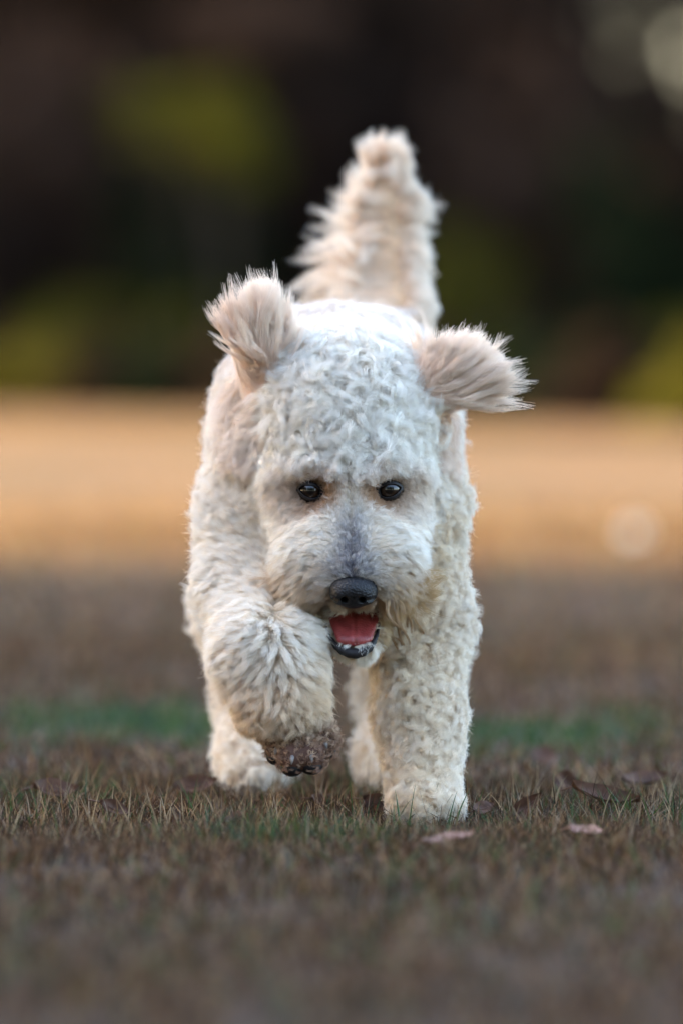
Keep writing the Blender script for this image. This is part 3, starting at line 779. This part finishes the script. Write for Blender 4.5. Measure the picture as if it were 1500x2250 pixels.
def fur_obj(name, X, C, Rd, label=None):
    m, K, _ = X.shape
    hc = bpy.data.hair_curves.new(name); hc.add_curves([K]*m)
    hc.position_data.foreach_set('vector', X.astype(np.float32).ravel())
    a = hc.attributes.get('radius') or hc.attributes.new('radius', 'FLOAT', 'POINT')
    a.data.foreach_set('value', Rd.astype(np.float32).ravel())
    b = hc.attributes.new('col', 'FLOAT_COLOR', 'POINT')
    c4 = np.ones((m*K, 4), np.float32); c4[:, :3] = C.reshape(-1, 3)
    b.data.foreach_set('color', c4.ravel())
    hc.materials.append(M_fur)
    o = link(bpy.data.objects.new(name, hc), dog)
    if label: o['label'] = label
    return child(o)
A0 = describe(P0, N0, R0, None)
Au = describe(Pu, Nu, Ru, None)
A0['ns'] = np.where(vis < -.3, np.maximum(A0['ns']*.6, 6), A0['ns']).astype(int)
def under(mask_names):
    m = np.isin(Ru, [names.index(q) for q in mask_names])
    A = {k: v[m].copy() for k, v in Au.items()}
    lo_ = rng.random(m.sum()) < (.10 if 'ear' not in mask_names[0] and 'tail' not in mask_names[0] else .0); A['L'] = np.where(lo_, A['L']*1.1, np.minimum(A['L']*.66, .021)); A['cr'] = A['cr']*.6; A['ns'] = np.full(m.sum(), 4); A['cl'] = np.full(m.sum(), .004); A['tip'] = np.full(m.sum(), 1.0)
    A['lean'] = A['lean']*.7; A['rad'] = A['rad']*.95
    A['tipc'] = A['tipc']*.5+A['roc']*.5
    return strands(Pu[m], Nu[m], A)
sets = [('head_fur', ('head', 'cheek'), None), ('muzzle_fur', ('muzzle', 'jaw'), 'cream moustache fur stained brown along the mouth'),
        ('ear_fur', ('earL',), 'long wavy fur of the ear flipped upright'), ('ear_fur', ('earR',), 'long wavy fur of the ear flung out sideways'),
        ('body_coat', ('neck', 'body'), None), ('foreleg_fur', ('legR',), None), ('foreleg_fur', ('legL',), 'cream fur turning muddy brown at the raised paw'),
        ('hind_leg_fur', ('rear',), None), ('tail_fur', ('tail',), 'long feathered tail fur')]
tot = 0
for nm, grp, lab in sets:
    m = np.isin(R0, [names.index(q) for q in grp])
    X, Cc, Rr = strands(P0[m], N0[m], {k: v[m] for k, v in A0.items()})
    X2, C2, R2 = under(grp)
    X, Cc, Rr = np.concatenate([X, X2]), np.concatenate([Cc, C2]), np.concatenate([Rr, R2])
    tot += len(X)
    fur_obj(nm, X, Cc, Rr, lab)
print('STRANDS', tot, 'locks', len(P0), 'under', len(Pu)); S['strands'] = tot

# ---- eyes
def surf_y(px, py):
    y = -.14
    for _ in range(200):
        d = sd_body(W(px, py, y)[None])[0]
        if d < .0004: break
        y += max(d*.8, .0004)
    return y
def solid(name, f, lo, hi, h, material, parent, label=None):
    V, F = surface_nets(f, lo, hi, h)
    o = mesh_obj(name, V, F, material, parent)
    if label: o['label'] = label
    return child(o) if parent is dog else o
M_eye = mat('dark_brown_eye', lambda n, o: principled(n, o, (.007, .0045, .0035), .18, .35, .25))
M_iris = mat('brown_iris', lambda n, o: principled(n, o, (.014, .007, .004), .18, .35, .25))
M_pupil = mat('pupil', lambda n, o: principled(n, o, (.002, .002, .002), .18, .35, .25))
def lid_b(n, o):
    b = principled(n, o, (.009, .007, .008), .6, .35); t = noise_tex(n, 500, 3); bump(n, b, t.outputs[0], .4, .0006)
M_lid = mat('dark_eyelid', lid_b)
for ex, ey in EYES:
    yy = surf_y(ex, ey)
    c = W(ex, ey, yy+.005); tl = 1 if ex > 768 else -1
    def ball(P, c=c): return np.linalg.norm(P-c, axis=-1)-.0150
    eye = solid('eye', ball, c-.0175, c+.0175, .0012, M_eye, dog)
    def cap(r, a, mt, nm):
        th = np.linspace(0, a, 7); V = [(0, -r, 0)]; F = []
        for q in th[1:]:
            for s in range(28): V.append((r*math.sin(q)*math.cos(s*math.pi/14), -r*math.cos(q), r*math.sin(q)*math.sin(s*math.pi/14)))
        for s in range(28):
            F.append((0, 1+s, 1+(s+1) % 28))
            for k in range(5): F.append((1+k*28+s, 1+(k+1)*28+s, 1+(k+1)*28+(s+1) % 28, 1+k*28+(s+1) % 28))
        V = np.array(V); a_ = -.06; V = np.stack([V[:, 0], V[:, 1]*math.cos(a_)-V[:, 2]*math.sin(a_), V[:, 1]*math.sin(a_)+V[:, 2]*math.cos(a_)], 1)
        mesh_obj(nm, V+c, F, mt, eye)
    cap(.01508, .68, M_iris, 'iris'); cap(.01516, .34, M_pupil, 'pupil')
    def lid(P, c=c, tl=tl):
        q = P-c
        x = q[:, 0]*tl                                    # positive towards the outer corner
        z = q[:, 2]-.16*x
        r = np.linalg.norm(q, axis=-1)
        shell = np.abs(r-.0159)-.0011
        top = .0068*np.clip(1-(np.abs(x)/.0140)**2.2, 0, 1); bot = .0082*np.clip(1-(np.abs(x)/.0140)**2.4, 0, 1)
        open_ = np.where(z > 0, z-top, -z-bot)             # negative inside the opening
        return np.maximum(np.maximum(shell, -open_-.0), np.maximum(open_-.0036, q[:, 1]+.0005))
    solid('eyelid', lid, c-np.array([.021, .019, .019]), c+np.array([.021, .003, .019]), .0009, M_lid, dog)

# ---- nose leather
def nose_b(n, o):
    b = principled(n, o, (.0055, .005, .006), .5, .32); v = n.nodes.new('ShaderNodeTexVoronoi'); v.inputs['Scale'].default_value = 420
    tc = n.nodes.new('ShaderNodeTexCoord'); n.links.new(tc.outputs['Object'], v.inputs['Vector']); bump(n, b, v.outputs['Distance'], .9, .001)
M_nose = mat('nose_leather', nose_b)
nc = W(776, 1297, -.070)
def nose_f(P):
    q = P-nc; ca, sa = math.cos(.22), math.sin(.22)
    q = np.stack([q[:, 0], q[:, 1]*ca+q[:, 2]*sa, -q[:, 1]*sa+q[:, 2]*ca], 1)
    d = sd_ell(q, V3(0, 0, .002), (.0265, .021, .0165))
    d = smin(d, sd_ell(q, V3(-.014, -.001, -.004), (.0128, .017, .0125)), .008)
    d = smin(d, sd_ell(q, V3(.014, -.001, -.004), (.0128, .017, .0125)), .008)
    d = smin(d, sd_ell(q, V3(0, -.001, -.0125), (.0115, .013, .0085)), .008)
    for s in (-1, 1):
        nos = sd_cone(q, V3(s*.0088, -.024, -.0085), .0050, V3(s*.013, .0, -.006), .003)
        slit = sd_cone(q, V3(s*.0125, -.022, -.0085), .0030, V3(s*.0245, -.006, -.0085), .0016)
        d = -smin(-d, np.minimum(nos, slit), .003)
    gr = np.hypot(q[:, 0], (q[:, 1]+.0185))-.0011
    gr = np.maximum(gr, q[:, 2]+.004)
    return -smin(-d, gr, .002)
solid('nose', nose_f, nc-np.array([.032, .03, .027]), nc+np.array([.032, .025, .024]), .00095, M_nose, dog, 'black nose leather with two nostrils')

# ---- tongue, lower lip, chin fur
def ton_b(n, o):
    b = principled(n, o, (.24, .036, .030), .38, .45); t = noise_tex(n, 420, 4); bump(n, b, t.outputs[0], .7, .0012)
    u = noise_tex(n, 70, 3); r = ramp(n, u.outputs[0], [(.3, (.17, .022, .020)), (.7, (.30, .052, .045))]); n.links.new(r.outputs[0], b.inputs['Base Color'])
    b.inputs['Subsurface Weight'].default_value = .15; b.inputs['Subsurface Radius'].default_value = (.004, .001, .001)
M_ton = mat('wet_tongue', ton_b)
ta_, tb_ = W(776, 1335, .005), W(778, 1402, -.036)
def tongue_f(P):
    h = np.clip(((P-ta_)@(tb_-ta_))/((tb_-ta_)@(tb_-ta_)), 0, 1)
    c = ta_+h[:, None]*(tb_-ta_)
    ax = nrm((tb_-ta_)[None])[0]; up = nrm(np.cross(np.array([1., 0, 0]), ax)[None])[0]
    if up[1] > 0: up = -up
    q = P-c; al = q@ax; u = q@up; x = q[:, 0]
    wv = .0285-.0095*h
    k = np.sqrt((x/wv)**2+(u/.0075)**2+(al/.012)**2)
    d = (k-1)*.0075
    d = d+.0012*np.exp(-(x/.0022)**2)*(u > 0)-.0014*np.clip(np.abs(x)/.02-.4, 0, 1)
    return d
solid('tongue', tongue_f, W(700, 1450, -.07), W(850, 1300, .03), .0012, M_ton, dog, 'wet red tongue filling the open mouth')
M_lip = mat('black_lip', lid_b)
lp = [W(*q) for q in [(715, 1352, .0), (716, 1378, -.014), (727, 1405, -.028), (748, 1427, -.038), (778, 1436, -.042), (808, 1426, -.038), (825, 1402, -.028), (832, 1376, -.014), (832, 1350, .0)]]
LV, LF = [], []
lpa = np.array(lp); tq = np.linspace(0, len(lp)-1, 49)
def cr_(t):
    i = min(int(t), len(lpa)-2); f = t-i
    p0, p1, p2, p3 = lpa[max(i-1, 0)], lpa[i], lpa[i+1], lpa[min(i+2, len(lpa)-1)]
    return .5*((2*p1)+(p2-p0)*f+(2*p0-5*p1+4*p2-p3)*f*f+(3*p1-p0-3*p2+p3)*f**3)
pts = [cr_(t) for t in tq]
rads = [.0016+.0046*math.sin(math.pi*k/48)**4+.0005*math.sin(k*2.1) for k in range(49)]
lv, lf = tube(pts, rads, 12)
child(mesh_obj('lower_lip', lv, lf, M_lip, dog))
# claws and pads of the raised paw
M_claw = mat('horn_claw', lambda n, o: principled(n, o, (.22, .19, .17), .35, .5))
M_pad = mat('dark_paw_pad', lid_b)
for px, py, y, r in TOES:
    c = W(px, py, y)
    def pad(P, c=c, r=r): return sd_ell(P, c+np.array([0, .000, -r*.62]), (r*.86, r*.95, r*.72))
    solid('toe_pad', pad, c-r*1.7, c+r*1.4, .0013, M_pad, dog)
    a = c+np.array([0, -r*.95, r*.15]); b = a+np.array([(px-660)*.00004, -.0055, -.009]); 
    v, f = tube([a, (a*.5+b*.5)+np.array([0, -.0016, .0008]), b], [.0030, .0024, .0006], 8)
    child(mesh_obj('claw', v, f, M_claw, dog))
# loose brown wisps at the corners of the mouth
def wisps(spots, n_each, L0, L1, c0, c1, rad, name, label, spread=.0036, curl=.005):
    Ps = []; 
    Xs, Cs, Rs = [], [], []
    for px, py, fx, fy in spots:
        y = min(surf_y(px, py), .03)-.004; p = W(px, py, y)
        d = np.array([fx, -.55, -fy]); d = d/np.linalg.norm(d)
        K = 9; t = np.linspace(0, 1, K)
        L = rng.uniform(L0, L1); e1 = nrm(np.cross(d, [.1, 1, .2])[None])[0]; ph = rng.uniform(0, 6.28); tw = rng.uniform(.5, 1.0)*rng.choice([-1, 1])
        ctr = p+d*(t*L)[:, None]+np.array([0, 0, -1])*(t**2*L*.25)[:, None]+e1*((np.sin(ph+tw*6.28*t)-math.sin(ph))*curl)[:, None]
        for q in range(n_each):
            o_ = nrm(rng.normal(size=(1, 3)))[0]*spread*rng.random()**.5
            Xs.append(ctr+o_*(1-.85*t)[:, None]+rng.normal(size=3)*.0006*t[:, None])
            Cs.append(np.array(c0)*(1-t)[:, None]+np.array(c1)*t[:, None]); Rs.append(rad*(1-.7*t))
    fur_obj(name, np.array(Xs), np.array(Cs), np.array(Rs), label)
sp_ = [(848+rng.uniform(-8, 45), 1312+rng.uniform(-25, 18), rng.uniform(-.1, .5), 1.0) for _ in range(16)]
sp_ += [(690+rng.uniform(-25, 22), 1325+rng.uniform(-12, 14), rng.uniform(-.4, .3), 1.0) for _ in range(14)]
sp_ += [(716+rng.uniform(-8, 4), 1352+rng.uniform(0, 60), -.8, .6) for _ in range(9)]
sp_ += [(834+rng.uniform(-3, 6), 1345+rng.uniform(0, 25), .7, .7) for _ in range(5)]
wisps(sp_, 26, .030, .050, (.62, .45, .26), (.36, .21, .09), .0003, 'mouth_wisps', 'wet brown wisps hanging at the mouth corners')

# ------------------------------------------------------------------ fallen leaves and single tall blades
def dleaf_b(n, o):
    b = principled(n, o, rough=.6, spec=.3); t = noise_tex(n, 60, 4); i = n.nodes.new('ShaderNodeObjectInfo')
    r = ramp(n, t.outputs[0], [(.3, (.05, .022, .013)), (.7, (.12, .055, .032))])
    n.links.new(r.outputs[0], b.inputs['Base Color']); bump(n, b, t.outputs[0], .5, .002)
M_dleaf = mat('fallen_leaf_brown', dleaf_b)
def pleaf_b(n, o):
    b = principled(n, o, rough=.55, spec=.3); t = noise_tex(n, 60, 4)
    r = ramp(n, t.outputs[0], [(.3, (.17, .085, .065)), (.7, (.30, .17, .13))])
    n.links.new(r.outputs[0], b.inputs['Base Color']); bump(n, b, t.outputs[0], .5, .002)
M_pleaf = mat('fallen_leaf_pale', pleaf_b)
def leaf(px, y, L, wd, rot, curl, lift, m, label, name='fallen_leaf'):
    U, Vn = 13, 7; V = []
    for i in range(U):
        t = i/(U-1); w_ = wd*math.sin(math.pi*min(1, t*1.02))**.75*(1-.25*t)+.0006
        for j in range(Vn):
            s = j/(Vn-1)*2-1
            x = (t-.5)*L; yy = s*w_*.5
            z = curl*L*(s*s)*.25+curl*L*((t-.5)**2)*.8+.0015*math.sin(9*t+3*s)
            V.append((x, yy, z))
    F = [(i*Vn+j, i*Vn+j+1, (i+1)*Vn+j+1, (i+1)*Vn+j) for i in range(U-1) for j in range(Vn-1)]
    V = np.array(V)
    th = V.copy(); th[:, 2] -= .0006
    n = len(V)
    F2 = F+[tuple(q+n for q in f[::-1]) for f in F]
    root = empty(name, (at(px, y), y, lift)); tag(root, label, 'leaf', 'fallen leaves on the grass')
    root.rotation_euler = rot
    mesh_obj('blade', np.concatenate([V, th]), F2, m, root)
    v, f = tube([(-L*.5-.012, .001, -.002), (-L*.5, 0, .5*curl*L*.4), (0, 0, -.0008), (L*.45, 0, curl*L*.16)], [.0009, .0009, .0007, .0003], 6)
    mesh_obj('stalk', v, f, m, root)
R = math.radians
leaf(985, -.55, .065, .028, (R(12), R(-8), R(20)), .25, .014, M_pleaf, 'pale pinkish brown leaf lying flat in front of the standing paw')
leaf(1150, -.12, .055, .022, (R(70), R(-38), R(10)), .5, .022, M_dleaf, 'dark curled leaf with its tip up, right of the standing paw')
leaf(1243, .45, .034, .032, (R(78), R(10), R(5)), .4, .02, M_dleaf, 'dark reddish leaf standing on edge, blurred behind the grass at right')
leaf(1330, .12, .085, .03, (R(35), R(12), R(-12)), .5, .018, M_dleaf, 'long dark brown leaf lying low at the right')
leaf(1415, .45, .06, .03, (R(30), R(-5), R(15)), .5, .02, M_dleaf, 'dark brown leaf nearest the right edge')
leaf(1195, 1.15, .034, .034, (R(50), R(0), R(5)), .5, .014, M_dleaf, 'far blurred rusty leaf beyond the standing leg')
leaf(832, .02, .04, .028, (R(55), R(15), R(-10)), .5, .018, M_dleaf, 'small rusty leaf tucked left of the standing paw')
leaf(118, .25, .06, .035, (R(40), R(5), R(25)), .5, .02, M_dleaf, 'dark brown leaf blurred at the far left')
leaf(430, .35, .055, .03, (R(45), R(-8), R(5)), .5, .02, M_dleaf, 'dark brown leaf before the left hind paw')
leaf(700, .12, .03, .02, (R(50), R(12), R(40)), .5, .016, M_dleaf, 'small brown leaf in the grass below the raised paw')
leaf(520, -.2, .032, .018, (R(30), R(-20), R(-20)), .5, .016, M_dleaf, 'small curled leaf in front of the left hind paw')
leaf(250, -.05, .04, .02, (R(60), R(20), R(15)), .5, .018, M_dleaf, 'narrow dark leaf standing in the grass at left')
leaf(1060, -.02, .03, .02, (R(45), R(-15), R(30)), .5, .016, M_dleaf, 'small dark leaf just right of the standing paw')
leaf(1290, -.45, .045, .024, (R(20), R(6), R(-30)), .35, .016, M_pleaf, 'pale brown leaf lying before the right hand leaves')
M_white = mat('bleached_leaf', lambda n, o: principled(n, o, (.75, .68, .55), .5, .4))
leaf(1393, 12.0, .07, .055, (R(80), R(0), R(10)), .3, .035, M_white, 'bleached pale leaf catching the sun far off at the right')
M_blade = mat('green_blade', lambda n, o: principled(n, o, (.05, .095, .03), .5, .35))
def blade(px, y, h, lean, wd, label):
    V = []; x0 = at(px, y)
    for i in range(9):
        t = i/8; w_ = wd*(1-t**2.2)*.5+.0001
        cx_ = x0+lean*h*t**1.5; z = h*t*(1-.1*t*abs(lean))-.003
        V += [(cx_-w_, y, z), (cx_, y-.0005, z), (cx_+w_, y+.0004, z)]
    F = [q for i in range(8) for q in ((3*i, 3*i+1, 3*i+4, 3*i+3), (3*i+1, 3*i+2, 3*i+5, 3*i+4))]
    o = mesh_obj('grass_blade', np.array(V), F, M_blade); tag(o, label, 'grass blade', 'tall green grass blades')
blade(878, -.10, .046, -.12, .0022, 'upright green blade alone before the middle of the standing paw')
blade(985, -.08, .044, .22, .0018, 'slim green blade leaning right, left one of the pair by the paw')
blade(1000, -.09, .050, .35, .0022, 'green blade leaning right, right one of the pair by the paw')
blade(592, -.02, .036, .5, .0022, 'green blade leaning right below the raised paw')
blade(85, .1, .04, -.3, .0022, 'dark green blade leaning left at the far left')
blade(1375, .06, .042, -.55, .002, 'green blade leaning left over the leaf at right')
